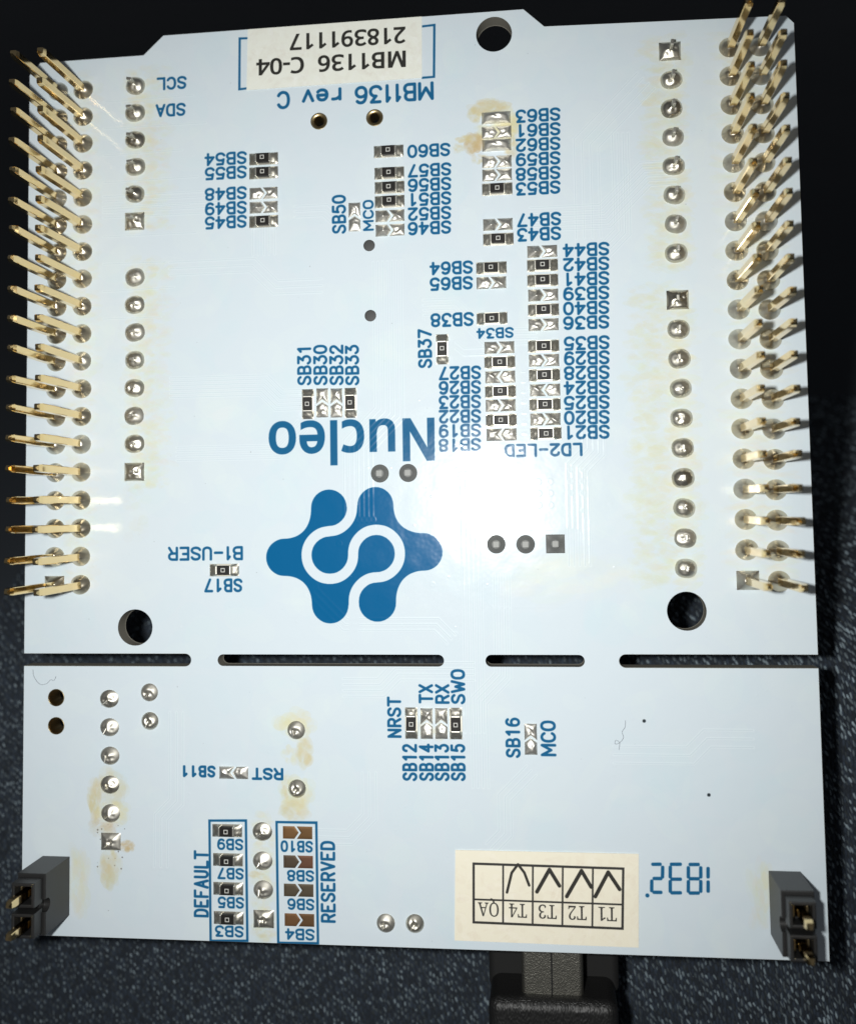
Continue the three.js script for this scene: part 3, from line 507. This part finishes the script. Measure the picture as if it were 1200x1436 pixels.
// ---------------------------------------------------------------- cable plug under the lower edge
{
  const u = tag(group('cable_plug', scene, new THREE.Vector3((41.5 - OX) * MM, TOP - 6.3 * MM, (83 - OY) * MM)), 'black cable plug with a grey metal shell under the board edge', 'cable plug');
  const shell = new RoundedBoxGeometry(5.3 * MM, 3.0 * MM, 8 * MM, 3, 0.4 * MM);
  part('metal_shell', shell, M.steel, u, new THREE.Vector3(0, 1.9 * MM, -3 * MM));
  part('shell_seam', box(0.14, 0.06, 7, 0.02, 1), M.seamAndShade, u, new THREE.Vector3(-0.05 * MM, 3.39 * MM, -3.4 * MM));
  part('moulding', box(11.0, 7.6, 22, 1.0, 4), M.rubber, u, new THREE.Vector3(0, 0.9 * MM, 9.3 * MM));
  part('collar', box(11.6, 4.6, 4.2, 0.7, 4), M.seamAndShade, u, new THREE.Vector3(0.1 * MM, -2.6 * MM, -2.2 * MM));  // added block whose near-black colour stands for the shade beside the shell
  part('cable', new THREE.CylinderGeometry(2.1 * MM, 2.1 * MM, 60 * MM, 20).rotateX(Math.PI / 2), M.plastic, u, new THREE.Vector3(0, 0.4 * MM, 50 * MM));
  part('usb_socket', box(7.6, 3.9, 9, 0.3), M.steel, board, at(41.4, 72.0, -3.7));
}

// ---------------------------------------------------------------- loose lint on the board
function lint(pts, label) {
  const c = new THREE.CatmullRomCurve3(pts.map(([x, y, z = 0.06]) => at(x, y, z)));
  tag(part('lint_fibre', new THREE.TubeGeometry(c, 40, 0.018 * MM, 6), std({ color: lin(0.22, 0.24, 0.27), roughness: 0.9 })), label, 'fibre');
}
lint([[48.05, 57.35], [48.0, 57.9], [47.75, 58.3], [47.85, 58.75], [47.5, 59.2], [47.15, 59.3], [47.2, 59.0], [47.5, 59.15], [47.45, 59.8]], 'tiny grey curled fibre lying on the white board under the right slot');
lint([[-4.4, 53.3], [-4.3, 53.9], [-3.7, 54.6], [-3.1, 54.55], [-2.7, 54.2], [-2.4, 54.25], [-2.2, 53.9]], 'thin grey fibre on the board corner above two empty brass holes');

// ---------------------------------------------------------------- dark denim under the board
const drop = (z) => { const t = Math.max(0, 0.024 - z), u = Math.min(t, 0.0168); return u * u / 0.021 + (t - u) * 1.6; };
const clothY = (x, z) => -drop(z) + 0.0006 * noise(x * 60, z * 60, 1) + 0.0014 * noise(x * 18, z * 18, 4) - 0.002 * Math.min(1.4, Math.max(0, -(x + 0.02) / 0.03)) ** 1.5 * 0.6 - 0.0004;
{
  const g = new THREE.PlaneGeometry(2.4, 1.2, 200, 240).rotateX(-Math.PI / 2), p = g.attributes.position;
  for (let i = 0; i < p.count; i++) { const a = p.getX(i) / 1.2, x = 0.01 + (Math.abs(a) ** 2.4 * Math.sign(a)) * 1.2, b = Math.max(0, 0.5 - p.getZ(i) / 1.2), z = 0.1 - 1.6 * b ** 2; p.setXYZ(i, x, clothY(x, z), z); }
  g.computeVertexNormals();
  const cloth = part('denim_cloth', g, std({ color: lin(0.017, 0.023, 0.031), roughness: 0.95 }));
  cloth.userData.kind = 'structure';
  // twill: dark warp floats in diagonal ranks with pale weft showing between them
  const warp = new THREE.SphereGeometry(1, 7, 5).scale(0.00018, 0.00011, 0.00042), list = [];
  const ok = (x, z) => (z > 0.032 && z < 0.072) || ((x > 0.030 || x < -0.030) && z > -0.012) || (z > 0.012 && z < 0.02);
  const long = (x) => Math.min(1, Math.max(0, (x + 0.02) / 0.06));   // longer floats towards the right
  const PXX = 0.00036, PZ = 0.00070, up = new THREE.Vector3(0, 1, 0), m4 = new THREE.Matrix4(), q = new THREE.Quaternion(), tilt = new THREE.Quaternion(), e = new THREE.Euler(), cols = [], nn = new THREE.Vector3();
  const add = (geo, x, z, lift, sx, sz, turn) => {
    const y = clothY(x, z), h = 0.0004; nn.set(-(clothY(x + h, z) - y) / h, 1, -(clothY(x, z + h) - y) / h).normalize();
    tilt.setFromUnitVectors(up, nn); q.setFromEuler(e.set(rr(-0.12, 0.12), turn, 0)); q.premultiply(tilt);
    list.push([m4.compose(new THREE.Vector3(x, y, z).addScaledVector(nn, lift), q, new THREE.Vector3(sx, 1, sz)).clone(), geo]);
  };
  for (let i = -176; i < 176; i++) for (let k = -17; k < 104; k++) {
    const x = 0.01 + i * PXX, z = k * PZ + ((i * 3) % 8) / 8 * PZ * 1.0 + rr(-1, 1) * 0.00008;
    if (!ok(x, z) || Math.abs(x - 0.012) > 0.062) continue;
    add(0, x + rr(-1, 1) * 0.00004, z, 0.00004, rr(0.8, 1.1), rr(0.8, 1.1), 0.12 + rr(-0.1, 0.1));
    if (rnd() < 0.85) add(1, x + PXX * 0.5 + rr(-1, 1) * 0.00008, z + PZ * 0.45 + rr(-1, 1) * 0.00016, 0.00006, rr(0.34, 0.8), rr(0.34, 0.7) + rr(0.1, 0.6) * long(x), 0.36 + rr(-0.3, 0.3));
  }
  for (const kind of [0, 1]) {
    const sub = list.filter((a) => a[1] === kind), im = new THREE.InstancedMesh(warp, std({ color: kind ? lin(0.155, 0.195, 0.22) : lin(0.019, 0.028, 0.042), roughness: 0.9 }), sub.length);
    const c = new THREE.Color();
    sub.forEach(([mm], n) => { im.setMatrixAt(n, mm); const v = kind ? (Math.pow(rnd(), 1.5) * 1.25 + 0.1) * (1 + 0.7 * Math.max(0, mm.elements[12] - 0.02) / 0.03) : rr(0.6, 1.4); im.setColorAt(n, c.setRGB(v, v, v)); });  // pale threads brighten to the right: sheen put into their colour
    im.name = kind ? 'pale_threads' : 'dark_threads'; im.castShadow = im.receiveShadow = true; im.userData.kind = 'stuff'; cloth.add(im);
  }
}

// the phone's flash lamp over the board, outside the frame
{
  const l = part('flash_lamp', new THREE.CylinderGeometry(1.8 * MM, 1.8 * MM, 0.4 * MM, 24), std({ color: lin(0.6, 0.6, 0.5), emissive: new THREE.Color(1, 1, 0.96), emissiveIntensity: 3 }), scene, FLASH.clone().add(new THREE.Vector3(0, 2.2 * MM, 0)));
  l.userData.kind = 'structure';
}

renderer.render(scene, camera);
